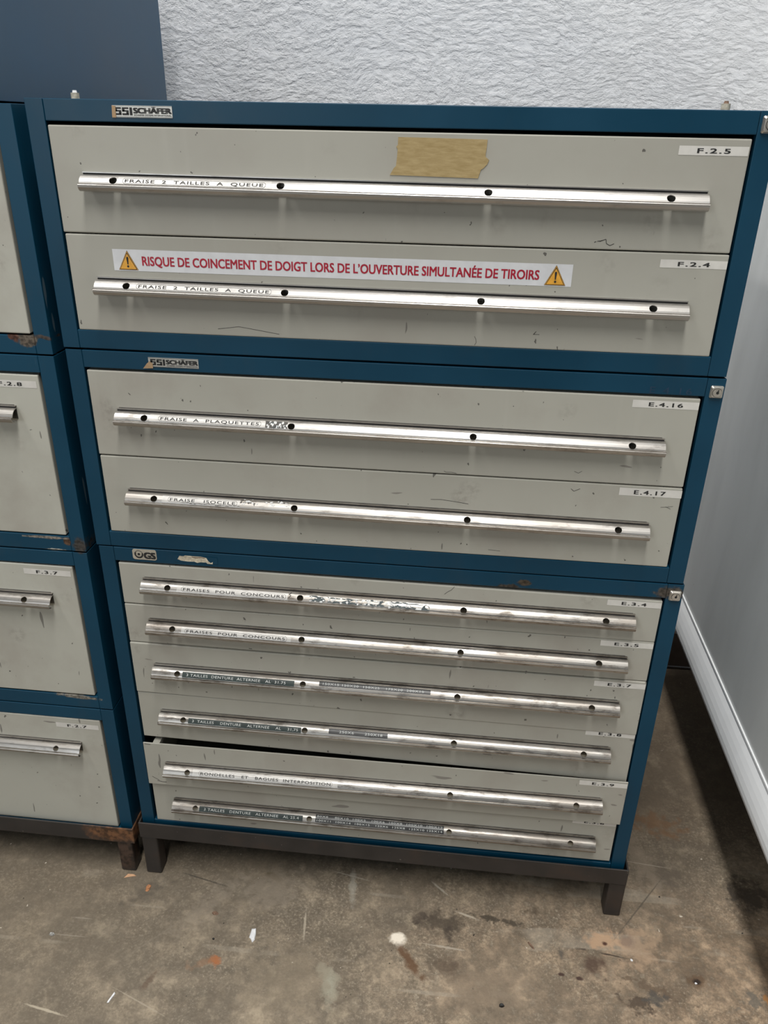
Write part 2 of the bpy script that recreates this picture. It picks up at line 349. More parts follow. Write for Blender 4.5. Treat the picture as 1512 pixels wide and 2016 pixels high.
# ------------------------------------------------------------------ geometry helpers
class MB:
    def __init__(s): s.v = []; s.f = []; s.mi = []
    def add(s, vs, fs, m=0):
        b = len(s.v); s.v += [tuple(q) for q in vs]
        s.f += [tuple(i + b for i in f) for f in fs]; s.mi += [m] * len(fs); return s
    def box(s, x0, x1, y0, y1, z0, z1, m=0):
        vs = [(x, y, z) for x in (x0, x1) for y in (y0, y1) for z in (z0, z1)]
        return s.add(vs, [(0, 1, 3, 2), (4, 6, 7, 5), (0, 4, 5, 1), (2, 3, 7, 6), (0, 2, 6, 4), (1, 5, 7, 3)], m)
    def prism(s, pts, a, b, axis='y', m=0):
        """extrude a 2D outline (list of pairs) between a and b along an axis"""
        n = len(pts)
        def P(p, t):
            return {'y': (p[0], t, p[1]), 'x': (t, p[0], p[1]), 'z': (p[0], p[1], t)}[axis]
        vs = [P(p, a) for p in pts] + [P(p, b) for p in pts]
        fs = [tuple(range(n)), tuple(range(2 * n - 1, n - 1, -1))] + [(i, i + n, (i + 1) % n + n, (i + 1) % n) for i in range(n)]
        return s.add(vs, fs, m)
    def cyl(s, c, r, h, axis='y', n=24, m=0, r2=None):
        r2 = r if r2 is None else r2; vs = []
        for k, rr in ((0, r), (h, r2)):
            for i in range(n):
                a = 2 * math.pi * i / n; u, v = rr * math.cos(a), rr * math.sin(a)
                vs.append({'y': (c[0] + u, c[1] + k, c[2] + v), 'z': (c[0] + u, c[1] + v, c[2] + k), 'x': (c[0] + k, c[1] + u, c[2] + v)}[axis])
        return s.add(vs, [tuple(range(n)), tuple(range(2 * n - 1, n - 1, -1))] + [(i, i + n, (i + 1) % n + n, (i + 1) % n) for i in range(n)], m)
    def stroke(s, pts, wd, y, m=0):
        """a thin pen or scratch line on a front: pts are (x, z)"""
        for (a, b) in zip(pts[:-1], pts[1:]):
            d = Vector((b[0] - a[0], b[1] - a[1])); L = d.length or 1e-6
            nn = Vector((-d.y, d.x)) / L * wd / 2
            s.add([(a[0] - nn.x, y, a[1] - nn.y), (b[0] - nn.x, y, b[1] - nn.y), (b[0] + nn.x, y, b[1] + nn.y), (a[0] + nn.x, y, a[1] + nn.y)], [(0, 1, 2, 3)], m)
        return s

ORG = {}
def mesh_of(mb, mats, org, name, smooth=False):
    me = bpy.data.meshes.new(name)
    me.from_pydata([(v[0] - org[0], v[1] - org[1], v[2] - org[2]) for v in mb.v], [], mb.f)
    for m in mats: me.materials.append(m)
    for p, i in zip(me.polygons, mb.mi): p.material_index = i
    bm = bmesh.new(); bm.from_mesh(me); bmesh.ops.recalc_face_normals(bm, faces=bm.faces); bm.to_mesh(me); bm.free()
    if smooth:
        for p in me.polygons: p.use_smooth = True
    me.update(); return me

def link(name, data, parent=None):
    o = bpy.data.objects.new(name, data); col.objects.link(o)
    if parent is not None:
        o.parent = parent; ORG[o] = ORG[parent]
    return o

def part(name, mb, mats, parent, bevel=0.0, smooth=False, label=None, open_flat=False):
    if not isinstance(mats, (list, tuple)): mats = [mats]
    o = link(name, mesh_of(mb, mats, ORG[parent], name, smooth), parent)
    if bevel:
        b = o.modifiers.new('edge', 'BEVEL'); b.width = bevel; b.segments = 2; b.limit_method = 'ANGLE'; b.angle_limit = 0.6
        b.harden_normals = False
    if label: o['label'] = label
    return o

def thing(name, org, label, cat, group=None):
    o = bpy.data.objects.new(name, None); col.objects.link(o)
    o.empty_display_size = 0.05
    o.location = (org[0], org[1], org[2] + ZO); ORG[o] = org
    o['label'] = label; o['category'] = cat
    if group: o['group'] = group
    return o

def solo(name, mb, mats, org, label=None, cat=None, group=None, kind=None, bevel=0, smooth=False):
    if not isinstance(mats, (list, tuple)): mats = [mats]
    o = link(name, mesh_of(mb, mats, org, name, smooth)); o.location = (org[0], org[1], org[2] + ZO)
    if label: o['label'] = label
    if cat: o['category'] = cat
    if group: o['group'] = group
    if kind: o['kind'] = kind
    if bevel:
        b = o.modifiers.new('edge', 'BEVEL'); b.width = bevel; b.segments = 2; b.limit_method = 'ANGLE'
    return o

_tc = {}
def text_mesh(s, bold=0.0, space=1.0):
    """flat lettering from Blender's own built-in font: vertices in 2D, faces, bounds"""
    k = (s, bold, space)
    if k in _tc: return _tc[k]
    cu = bpy.data.curves.new('lettering', 'FONT'); cu.body = s; cu.size = 1.0; cu.resolution_u = 3
    cu.offset = bold; cu.space_character = space
    o = bpy.data.objects.new('lettering', cu); col.objects.link(o)
    dg = bpy.context.evaluated_depsgraph_get(); ev = o.evaluated_get(dg); me = ev.to_mesh()
    vs = [(v.co.x, v.co.y) for v in me.vertices]; fs = [tuple(p.vertices) for p in me.polygons]
    ev.to_mesh_clear(); bpy.data.objects.remove(o); bpy.data.curves.remove(cu)
    xs = [v[0] for v in vs]; ys = [v[1] for v in vs]
    _tc[k] = (vs, fs, (min(xs), max(xs), min(ys), max(ys))); return _tc[k]

def put_text(mb, s, x0, x1, z0, z1, m, fn, bold=0.0, space=1.0, zr=None):
    """fit lettering into the box x0..x1, z0..z1 and place it with fn(u, v); zr: cap range used for fitting"""
    vs, fs, b = text_mesh(s, 0.0, space)
    lo, hi = (b[2], b[3]) if zr is None else zr
    k = bold * 1.3
    for i, (dx, dy) in enumerate(((-k, -k * 0.5), (k, -k * 0.5), (-k, k * 0.5), (k, k * 0.5)) if bold > 0.003 else ((0, 0),)):
        e = i * 0.00004
        pts = [fn(x0 + (v[0] + dx - b[0]) / (b[1] - b[0]) * (x1 - x0), z0 + (v[1] + dy - lo) / (hi - lo) * (z1 - z0)) for v in vs]
        mb.add([(p[0], p[1] - e, p[2] + e * 0.4) for p in pts], fs, m)

# ------------------------------------------------------------------ handle
PROF = [(-0.0026, -0.0034), (-0.0052, -0.0036), (-0.0081, -0.0042), (-0.0110, -0.0053), (-0.0138, -0.0074), (-0.0160, -0.0098), (-0.0178, -0.0123), (-0.0191, -0.0150)]
TAIL = [(-0.0200, -0.0157), (-0.0209, -0.0152), (-0.0226, -0.0151), (-0.0232, -0.0160), (-0.0228, -0.0190), (-0.0210, -0.0224), (-0.0178, -0.0243), (-0.0135, -0.0250)]
def arclen(P):
    L = [0.0]
    for a, b in zip(P[:-1], P[1:]): L.append(L[-1] + math.dist(a, b))
    return L
FULL = PROF + TAIL
AL = arclen(FULL); FACE = AL[len(PROF) - 1]
def prof(s, off=0.0):
    s = max(0.0, min(AL[-1], s))
    for i in range(len(AL) - 1):
        if s <= AL[i + 1] + 1e-12: break
    a, b = FULL[i], FULL[i + 1]; f = (s - AL[i]) / (AL[i + 1] - AL[i])
    t = Vector((b[0] - a[0], b[1] - a[1])).normalized(); nr = Vector((t.y, -t.x))     # outwards: forward and up
    if nr.x > 0: nr = -nr
    return (a[0] + (b[0] - a[0]) * f + nr.x * off, a[1] + (b[1] - a[1]) * f + nr.y * off)
HL = 0.8562
def fsurf(off):
    return lambda u, t: (u, *prof((1 - t) * FACE, off))     # t = 0 at the lip, 1 at the fin
def handle_mesh(name, holes, alum, dirty=True):
    pts = []; edges = []
    ds = sorted(set(AL + [ (AL[0]+AL[1])/2 ]))
    nx = 1
    for s in ds:
        pts += [(0.0, s), (HL, s)]; edges.append((len(pts) - 2, len(pts) - 1))
    for i in range(len(ds) - 1): edges += [(2 * i, 2 * i + 2), (2 * i + 1, 2 * i + 3)]
    hs = next(AL[i] + (AL[i+1]-AL[i]) * ((-0.0156 - FULL[i][0]) / (FULL[i+1][0] - FULL[i][0])) for i in range(7) if FULL[i][0] >= -0.0156 >= FULL[i+1][0])
    for u in holes:
        b = len(pts); n = 20
        pts += [(u + 0.0056 * math.cos(2 * math.pi * k / n), hs + 0.0056 * math.sin(2 * math.pi * k / n)) for k in range(n)]
        edges += [(b + k, b + (k + 1) % n) for k in range(n)]
    V, E_, F, *_ = delaunay_2d_cdt([Vector(p) for p in pts], edges, [], 0, 1e-7)
    me = bpy.data.meshes.new(name); mb = MB()
    fs = []
    for f in F:
        cx = sum(V[i][0] for i in f) / len(f); cy = sum(V[i][1] for i in f) / len(f)
        if any(math.hypot(cx - u, cy - hs) < 0.0053 for u in holes): continue
        fs.append(tuple(f))
    outer = [prof(v[1]) for v in V]; inner = [prof(v[1], -0.0012) for v in V]
    n = len(V)
    vs = [(V[i][0], outer[i][0], outer[i][1]) for i in range(n)] + [(V[i][0], inner[i][0], inner[i][1]) for i in range(n)]
    from collections import Counter
    cnt = Counter(); dirs = {}
    for f in fs:
        for a, b in zip(f, f[1:] + f[:1]):
            cnt[frozenset((a, b))] += 1; dirs[frozenset((a, b))] = (a, b)
    rim = [dirs[k] for k, c in cnt.items() if c == 1]
    mb.add(vs, fs + [tuple(i + n for i in reversed(f)) for f in fs] + [(b, a, a + n, b + n) for a, b in rim], 0)
    mb.box(0.0006, HL - 0.0006, -0.0042, 0.0, -0.0013, 0.0, 0)       # fin along the top
    mb.box(0.0010, HL - 0.0010, -0.0030, 0.0, -0.0035, -0.0013, 2)   # dark strip painting in the shade and dirt of the groove under the fin
    mb.box(0.001, HL - 0.001, -0.0014, 0.0, -0.0225, -0.0036, 1)    # back web on the drawer, coloured dark for the shade inside the holes
    if dirty:
        mb.box(0.003, HL - 0.004, -0.0004, 0.0, 0.0, 0.0009, 3)         # grime line above the fin
        f_ = fsurf(0.0002)
        mb.add([f_(0.004, 0.0), f_(HL - 0.004, 0.0), f_(HL - 0.004, 0.035), f_(0.004, 0.035)], [(0, 1, 2, 3)], 3)
    for u in holes:
        mb.cyl((u, -0.0030, -0.0125), 0.0036, 0.0030, 'y', 12, 1)
        mb.box(u - 0.0030, u + 0.0030, -0.0034, -0.0029, -0.0129, -0.0121, 2)
        mb.box(u - 0.0004, u + 0.0004, -0.0034, -0.0029, -0.0155, -0.0095, 2)
    return mesh_of(mb, [alum, M['screw'], M['dark'], M['residue']], (0, 0, 0), name)
M['screw'] = plain('dark_screw', (0.10, 0.10, 0.09), 0.4, metal=0.6)
H4 = (0.049, 0.286, 0.5685, 0.807)
HM = {k: handle_mesh('handle', H4, M['alu%d' % k], k > 0) for k in (0, 1, 2)}
HM['nine'] = handle_mesh('handle', (0.049, 0.5685, 0.807), M['alu2'])

def handle(drawer, kind, x, y, z, dz=0.0):
    o = bpy.data.objects.new('handle', HM[kind]); col.objects.link(o); o.parent = drawer; ORG[o] = ORG[drawer]
    g = ORG[drawer]
    o.location = (x - g[0], y - g[1], z - g[2]); o.rotation_euler = (0, -math.atan2(dz, HL), 0)
    return o

def on_handle(name, drawer, h, mb, mats, label=None):
    """a label lying on the curved face of a handle: same transform as the handle"""
    o = bpy.data.objects.new(name, mesh_of(mb, mats, (0, 0, 0), name)); col.objects.link(o)
    o.parent = drawer; o.location = h.location; o.rotation_euler = h.rotation_euler
    if label: o['label'] = label
    if name == 'torn_label': o['kind'] = 'stuff'
    return o
def band(mb, u0, u1, t0, t1, m, off=0.00025):
    ts = sorted({t0, t1} | {1 - a / FACE for a in AL[:len(PROF)] if t0 < 1 - a / FACE < t1})
    f = fsurf(off)
    for a, b in zip(ts[:-1], ts[1:]):
        mb.add([f(u0, a), f(u1, a), f(u1, b), f(u0, b)], [(0, 1, 2, 3)], m)
def flake(mb, u, t, ru, rt, m, off, n=9):
    f = fsurf(off); pts = []
    for k in range(n):
        a = 2 * math.pi * k / n; r = random.uniform(0.45, 1.1)
        pts.append(f(u + ru * r * math.cos(a), min(0.97, max(0.02, t + rt * r * math.sin(a)))))
    mb.add(pts, [tuple(range(n))], m)
def outline(mb, u0, u1, t0, t1, m, off, wd=0.00035):
    f = fsurf(off); tw = wd / FACE; c = (t1 - t0) * 0.3; cu = c * FACE
    loop = [(u0 + cu, t0), (u1 - cu, t0), (u1, t0 + c), (u1, t1 - c), (u1 - cu, t1), (u0 + cu, t1), (u0, t1 - c), (u0, t0 + c)]
    cx, ct = (u0 + u1) / 2, (t0 + t1) / 2
    inn = [(u - math.copysign(wd, u - cx), t - math.copysign(tw, t - ct)) for u, t in loop]
    n = len(loop)
    mb.add([f(*p) for p in loop] + [f(*p) for p in inn], [(i, (i + 1) % n, (i + 1) % n + n, i + n) for i in range(n)], m)

CAP = (0.0, 0.73)
def printed(drawer, h, s, u0, u1, ub0=None, ub1=None, t=(0.30, 0.60), tape=(0.12, 0.74)):
    mb = MB()
    if ub0 is not None: band(mb, ub0, ub1, tape[0], tape[1], 0)
    outline(mb, u0 - 0.0035, u1 + 0.0035, t[0] - 0.09, t[1] + 0.09, 2, 0.00042)
    put_text(mb, s, u0, u1, t[0], t[1], 1, fsurf(0.0005), 0.008, 1.15, CAP)
    return on_handle('handle_label', drawer, h, mb, [M['clear_tag'], M['ink'], M['pencil']])
def embossed(drawer, h, rows, u0, u1, t0, t1, tape='green_tape', pads=(0.006, 0.006), name='embossed_label', label=None):
    mb = MB(); band(mb, u0, u1, t0, t1, 0, 0.0003)
    k = len(rows); dt = (t1 - t0) / k
    for i, s in enumerate(rows):
        b = t1 - (i + 1) * dt
        # letter by letter groups keep the uneven spacing of a hand label maker
        put_text(mb, s, u0 + pads[0], u1 - pads[1], b + dt * 0.28, b + dt * 0.75, 1, fsurf(0.0006), 0.004, 1.12, CAP)
        if i: band(mb, u0, u1, b + dt - 0.012, b + dt + 0.008, 1, 0.0004)
    return on_handle(name, drawer, h, mb, [M[tape], M['emboss']], label)

# ------------------------------------------------------------------ room shell
def floor_z(x): return -0.0725 + 0.0145 * x
mb = MB()
xs = [-3.2 + i * 0.4 for i in range(20)]; ys = [-4.6 + j * 0.391 for j in range(15)]
vs = [(x, y, floor_z(x)) for y in ys for x in xs]; nx = len(xs)
mb.add(vs, [(j * nx + i, j * nx + i + 1, (j + 1) * nx + i + 1, (j + 1) * nx + i) for j in range(len(ys) - 1) for i in range(nx - 1)])
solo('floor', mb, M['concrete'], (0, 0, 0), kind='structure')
YW = 0.872
mb = MB().box(-3.2, 4.4, YW, YW + 0.12, -0.14, 3.6)
solo('wall_back', mb, M['plaster'], (0, YW, 0), kind='structure')
mb = MB().box(-3.2, 4.4, YW - 0.012, YW, -0.0400, 0.075)  # dark brown strip along the foot of the wall
solo('wall_foot_strip', mb, M['foot_strip'], (0, YW, 0), kind='structure')

# ------------------------------------------------------------------ cabinets
POST = 0.0262
def carcass(t, x0, x1, z0, z1, depth, blue, beam_top=0.0277, beam_bot=0.0285, y0=0.0):
    """sheet metal body: two side panels with folded front flanges, rails, top, bottom and back"""
    th = 0.0015
    for s in (0, 1):
        a = x0 if s == 0 else x1
        d = 1 if s == 0 else -1
        pr = [(a, y0), (a + d * POST, y0), (a + d * POST, y0 + 0.012), (a + d * (POST - th), y0 + 0.012), (a + d * (POST - th), y0 + th), (a + d * th, y0 + th), (a + d * th, y0 + depth), (a, y0 + depth)]
        if s: pr = pr[::-1]
        m = MB().prism(pr, z0, z1, 'z')
        part('side_panel', m, blue, t, 0.0006)
    g = 0.0004
    part('top_rail', MB().box(x0 + POST + g, x1 - POST - g, y0 - 0.0002, y0 + 0.02, z1 - beam_top, z1), blue, t, 0.0011)
    part('bottom_rail', MB().box(x0 + POST + g, x1 - POST - g, y0 - 0.0002, y0 + 0.02, z0, z0 + beam_bot), blue, t, 0.0011)
    part('top_panel', MB().box(x0 + th, x1 - th, y0 + 0.0205, y0 + depth - th, z1 - 0.0018, z1 - 0.0003), blue, t)
    part('bottom_panel', MB().box(x0 + th, x1 - th, y0 + 0.0205, y0 + depth - th, z0 + 0.0003, z0 + 0.0018), blue, t)
    part('back_panel', MB().box(x0 + th, x1 - th, y0 + depth - th, y0 + depth, z0, z1), blue, t)

def drawer(t, x0, x1, zt, zb, mat, y=0.0, zt2=None, zb2=None, marks=(), label=None, tray=False, d=0.017):
    zt2 = zt if zt2 is None else zt2; zb2 = zb if zb2 is None else zb2
    m = MB(); d = 0.0028 if tray else d
    vs = [(x0, y, zb), (x1, y, zb2), (x1, y, zt2), (x0, y, zt), (x0, y + d, zb), (x1, y + d, zb2), (x1, y + d, zt2), (x0, y + d, zt)]
    m.add(vs, [(0, 1, 2, 3), (7, 6, 5, 4), (0, 4, 5, 1), (1, 5, 6, 2), (2, 6, 7, 3), (3, 7, 4, 0)])
    o = part('drawer', m, mat, t, 0.0011 if tray else 0.0017, label=label)
    if marks:
        k = MB()
        for (pts, wd) in marks: k.stroke(pts, wd, y - 0.00025)
        part('pen_scratch', k, M['pencil'], o)['kind'] = 'stuff'
    if tray:
        b = MB(); zl = zb + 0.006
        for xx in (x0 + 0.02, x1 - 0.022): b.box(xx, xx + 0.002, y + d, y + 0.56, zl, zt - 0.012)
        b.box(x0 + 0.02, x1 - 0.02, y + d, y + 0.56, zl, zl + 0.0015); b.box(x0 + 0.02, x1 - 0.02, y + 0.558, y + 0.56, zl, zt - 0.012)
        part('drawer_tray', b, mat, o)
        b = MB().box(x0 + 0.018, x0 + 0.032, y + d, y + 0.05, zt - 0.012, zt - 0.002)
        part('corner_gusset', b, mat, o, 0.0006)
    return o

def tag(d, s, x0, x1, zt, zb, y=0.0, tx=(0.27, 0.74), mat='white_tag', dz=0.0, name='number_tag'):
    m = MB(); yy = y - 0.0003
    m.add([(x0, yy, zb), (x1, yy, zb + dz), (x1, yy, zt + dz), (x0, yy, zt)], [(0, 1, 2, 3)], 0)
    W_ = x1 - x0; H_ = zt - zb
    put_text(m, s, x0 + W_ * tx[0], x0 + W_ * tx[1], zb + H_ * 0.24, zb + H_ * 0.78, 1, lambda u, v: (u, yy - 0.00025, v + dz * (u - x0) / W_), 0.018, 1.2, CAP)
    return part(name, m, [M[mat], M['ink']], d)

def lock(t, x, z, s=0.0186, yy=0.0):
    m = MB(); h = s / 2; k = h * 0.78; c = 0.0015
    def ring(a, y, cc): return [(x - a + cc, y, z - a), (x + a - cc, y, z - a), (x + a, y, z - a + cc), (x + a, y, z + a - cc), (x + a - cc, y, z + a), (x - a + cc, y, z + a), (x - a, y, z + a - cc), (x - a, y, z - a + cc)]
    rs = [ring(h, yy, c), ring(h, yy - 0.0022, c), ring(k, yy - 0.0052, c)]
    vs = sum(rs, []); fs = [(i + 8 * j, (i + 1) % 8 + 8 * j, (i + 1) % 8 + 8 * (j + 1), i + 8 * (j + 1)) for j in (0, 1) for i in range(8)] + [tuple(range(16, 24)), tuple(range(7, -1, -1))]
    m.add(vs, fs); o = part('lock_plate', m, M['nickel'], t, 0.0004)
    m = MB().cyl((x, yy - 0.0053, z), 0.0068, 0.002, 'y', 28, 1)
    m.cyl((x, yy - 0.0062, z), 0.0062, 0.002, 'y', 28, 0).cyl((x + 0.0004, yy - 0.0064, z), 0.0021, 0.001, 'y', 16, 1)
    m.add([(x - 0.0006, yy - 0.00655, z - 0.001), (x + 0.0012, yy - 0.00655, z - 0.001), (x + 0.0022, yy - 0.00655, z + 0.0045), (x + 0.001, yy - 0.00655, z + 0.0048)], [(0, 1, 2, 3)], 1)
    part('lock_cylinder', m, [M['nickel'], M['dark']], o)

def badge(t, x0, x1, zt, zb, fold):
    """the maker's plate as it reads on the cabinet: three block letters, the name, a small line below"""
    m = MB(); m.box(x0, x1, -0.0012, -0.0002, zb, zt, 0)
    W_ = x1 - x0; H_ = zt - zb; y = -0.0014; f = lambda u, v: (u, y, v)
    def blk(a, b, c, d_, mi): m.add([(x0 + a * W_, y, zb + c * H_), (x0 + b * W_, y, zb + c * H_), (x0 + b * W_, y, zb + d_ * H_), (x0 + a * W_, y, zb + d_ * H_)], [(0, 1, 2, 3)], mi)
    def S(a, b):                       # square S: five strokes
        blk(a, b, 0.70, 0.84, 1); blk(a, a + (b - a) * 0.38, 0.48, 0.70, 1); blk(a, b, 0.48, 0.60, 1); blk(b - (b - a) * 0.38, b, 0.28, 0.48, 1); blk(a, b, 0.18, 0.34, 1)
    S(0.04, 0.15); S(0.165, 0.275); blk(0.29, 0.335, 0.18, 0.84, 1)
    put_text(m, 'SCHÄFER', x0 + 0.36 * W_, x0 + 0.985 * W_, zb + 0.36 * H_, zb + 0.82 * H_, 1, f, 0.05, 0.98, CAP)
    put_text(m, 'SCHAEFER SYSTEMS INTERNATIONAL', x0 + 0.36 * W_, x0 + 0.985 * W_, zb + 0.13 * H_, zb + 0.27 * H_, 1, f, 0.012, 1.0, CAP)
    for e in (0.05, 0.95): blk(0.0, 1.0, e - 0.012, e + 0.012, 1)
    if fold == 1: m.add([(x0 - 0.001, y - .0004, zb - .0005), (x0 + 0.0045, y - .0004, zb - .0005), (x0 + 0.005, y - .0004, zt - .001), (x0, y - .0004, zt)], [(0, 1, 2, 3)], 2)
    else: m.add([(x0 - 0.009, y - .0015, zb - 0.003), (x0 + 0.0065, y - .0004, zb - .0022), (x0 + 0.0068, y - .0004, zb + 0.35 * H_), (x0 + 0.002, y - .0006, zt - 0.4 * H_), (x0 - 0.003, y - .0015, zb + 0.3 * H_)], [(0, 1, 2, 3, 4)], 2)
    return part('maker_plate', m, [M['plate'], M['ink'], M['tan']], t)

G = 'blue steel drawer cabinets stacked on low stands'
D = 0.62
# ---- top right cabinet
t = thing('drawer_cabinet', (0.5, 0, 1.0893), 'wide blue cabinet with two grey drawers, masking tape and warning strip, topmost of its stack', 'cabinet', G)
carcass(t, 0, 1.0, 1.0893, 1.4333, D, M['blue'])
badge(t, 0.1245, 0.2080, 1.4262, 1.4117, 1)
lock(t, 0.9875, 1.4175, 0.0205)
d = drawer(t, 0.0282, 0.9700, 1.4008, 1.2600, M['drawer_clean'], marks=[([(0.792, 1.2705), (0.797, 1.2713), (0.8033, 1.2735), (0.8045, 1.268), (0.8095, 1.2655), (0.8149, 1.268)], 0.0009), ([(0.788, 1.269), (0.7905, 1.2702)], 0.001), ([(0.795, 1.270), (0.799, 1.2722)], 0.0007)], label='grey drawer with a strip of masking tape')
h = handle(d, 0, 0.0705, 0, 1.3424, -0.0042)
printed(d, h, 'FRAISE  2  TAILLES  A  QUEUE', 0.0665, 0.2620, 0.056, 0.2735, t=(0.18, 0.41), tape=(0.06, 0.60))
tag(d, 'F.2.5', 0.8805, 0.9680, 1.3915, 1.3805)
m = MB()
tp = [(0.5150, 1.3945), (0.5700, 1.3942), (0.6334, 1.3937), (0.6330, 1.384), (0.6322, 1.3775), (0.6322, 1.3730), (0.6372, 1.3690), (0.6352, 1.3640), (0.6300, 1.3585), (0.6272, 1.3570), (0.6240, 1.3462), (0.5640, 1.3470), (0.5047, 1.3478), (0.5066, 1.3510), (0.5100, 1.3565), (0.5128, 1.3590), (0.5140, 1.3700), (0.5146, 1.3795), (0.5128, 1.3830), (0.5148, 1.3850)]
m.prism(tp, -0.0009, -0.0002, 'y'); part('masking_tape', m, M['masking'], d)
d = drawer(t, 0.0298, 0.9705, 1.2582, 1.1178, M['drawer_clean'], marks=[([(0.249, 1.1280), (0.264, 1.1300), (0.2811, 1.1326), (0.300, 1.130), (0.322, 1.1268), (0.3428, 1.1238)], 0.0007), ([(0.6336, 1.1331), (0.6360, 1.1290), (0.6368, 1.124), (0.6345, 1.1200)], 0.0006), ([(0.718, 1.139), (0.722, 1.144), (0.719, 1.1395), (0.727, 1.1395)], 0.0006)], label='grey drawer with a white warning strip')
h = handle(d, 0, 0.0708, 0, 1.1990, -0.0038)
printed(d, h, 'FRAISE  2  TAILLES  A  QUEUE', 0.0680, 0.2630, 0.056, 0.2785, t=(0.19, 0.42), tape=(0.05, 0.62))
tag(d, 'F.2.4', 0.8805, 0.9697, 1.2498, 1.2390)
m = MB(); x0, x1, zt, zb = 0.0985, 0.7636, 1.2388, 1.2084; y = -0.0003
m.add([(x0, y, zb), (x1, y, zb), (x1, y, zt), (x0, y, zt)], [(0, 1, 2, 3)], 0)
y -= 0.0003
put_text(m, 'RISQUE DE COINCEMENT DE DOIGT LORS DE L’OUVERTURE SIMULTANÉE DE TIROIRS', 0.1425, 0.7180, 1.2168, 1.2302, 1, lambda u, v: (u, y, v), 0.020, 1.0, CAP)
for cx in (0.1207, 0.7409):
    def tri(w_, zt_, zb_, yy, mi): m.add([(cx - w_, yy, zb_), (cx + w_, yy, zb_), (cx, yy, zt_)], [(0, 1, 2)], mi)
    tri(0.0148, 1.2374, 1.2098, y, 2); tri(0.0142, 1.2364, 1.2101, y - 0.0003, 3); tri(0.0132, 1.2350, 1.2106, y - 0.0006, 2); tri(0.0121, 1.2330, 1.2112, y - 0.0009, 3)
    yy = y - 0.0012
    m.add([(cx - 0.0008, yy, 1.2178), (cx + 0.0008, yy, 1.2178), (cx + 0.0016, yy, 1.2268), (cx + 0.0010, yy, 1.2285), (cx - 0.0010, yy, 1.2285), (cx - 0.0016, yy, 1.2268)], [tuple(range(6))], 2)
    m.add([(cx + 0.0016 * math.cos(k * math.pi / 5), yy, 1.2150 + 0.0016 * math.sin(k * math.pi / 5)) for k in range(10)], [tuple(range(10))], 2)
part('warning_strip', m, [M['sticker'], M['red'], M['ink'], M['yellow']], d, label='white strip with red French pinch warning between two yellow triangles')

# ---- middle right cabinet
t = thing('drawer_cabinet', (0.501, 0, 0.7403), 'wide blue cabinet with two soiled grey drawers, nickel lock, middle of the right stack', 'cabinet', G)
carcass(t, 0.0016, 1.0016, 0.7403, 1.0863, D, M['blue'])
badge(t, 0.1345, 0.2140, 1.0795, 1.0648, 2)
lock(t, 0.9900, 1.0668)
m = MB(); put_text(m, 'E 4 16', 0.8955, 0.956, 1.0605, 1.0708, 0, lambda u, v: (u, -0.0006, v), 0.0, 1.2, CAP)
part('faded_writing', m, M['ghost'], t)
d = drawer(t, 0.0312, 0.9708, 1.0545, 0.9120, M['drawer_mid'], marks=[([(0.8024, 0.9290), (0.809, 0.9262), (0.8142, 0.9300)], 0.0006), ([(0.60, 0.917), (0.604, 0.9150), (0.612, 0.9155), (0.62, 0.914)], 0.0007), ([(0.095, 1.020), (0.098, 1.017)], 0.0009)])
h = handle(d, 1, 0.0735, 0, 0.9947, -0.0036)
printed(d, h, 'FRAISE  A  PLAQUETTES', 0.0760, 0.2345, 0.058, 0.2440, t=(0.23, 0.46), tape=(0.08, 0.66))
m = MB()
band(m, 0.2450, 0.2800, 0.12, 0.62, 0)
for k in range(15): flake(m, 0.2480 + 0.0022 * k, random.uniform(0.15, 0.56), 0.0022, 0.13, 1, 0.0005)
for k in range(10): flake(m, 0.2500 + 0.003 * k, random.uniform(0.15, 0.56), 0.0012, 0.08, 2, 0.0006)
on_handle('torn_label', d, h, m, [M['residue'], M['flake_white'], M['flake_green']], 'torn white and dark label remnant')
tag(d, 'E.4.16', 0.8740, 0.9698, 1.0490, 1.0375, tx=(0.25, 0.76))
d = drawer(t, 0.0322, 0.9708, 0.9100, 0.7695, M['drawer_mid'], marks=[([(0.5813, 0.8660), (0.597, 0.8668), (0.612, 0.8655), (0.6422, 0.8619)], 0.0007), ([(0.801, 0.899), (0.806, 0.895), (0.815, 0.900)], 0.0008), ([(0.9424, 0.8760), (0.952, 0.877), (0.9612, 0.8789)], 0.0006), ([(0.950, 0.8775), (0.958, 0.8740)], 0.0006), ([(0.680, 0.7805), (0.690, 0.7800), (0.70, 0.7795)], 0.0006)])
h = handle(d, 1, 0.0735, 0, 0.8535, -0.0050)
printed(d, h, 'FRAISE   ISOCELE', 0.0770, 0.1870, 0.063, 0.1950, t=(0.24, 0.47), tape=(0.08, 0.66))
m = MB()
for k in range(34): flake(m, random.uniform(0.196, 0.279), random.uniform(0.35, 0.85), random.uniform(0.001, 0.0035), random.uniform(0.04, 0.12), k % 3 and 1 or 0, 0.0003 + 0.0001 * (k % 3))
for k in range(16): flake(m, 0.10 + k * 0.0062, random.uniform(0.10, 0.20), 0.0045, 0.03, 0, 0.0003)
on_handle('torn_label', d, h, m, [M['residue'], M['flake_white']], 'scraped-off label residue')
tag(d, 'E.4.17', 0.8755, 0.9708, 0.9062, 0.8932, tx=(0.24, 0.74))

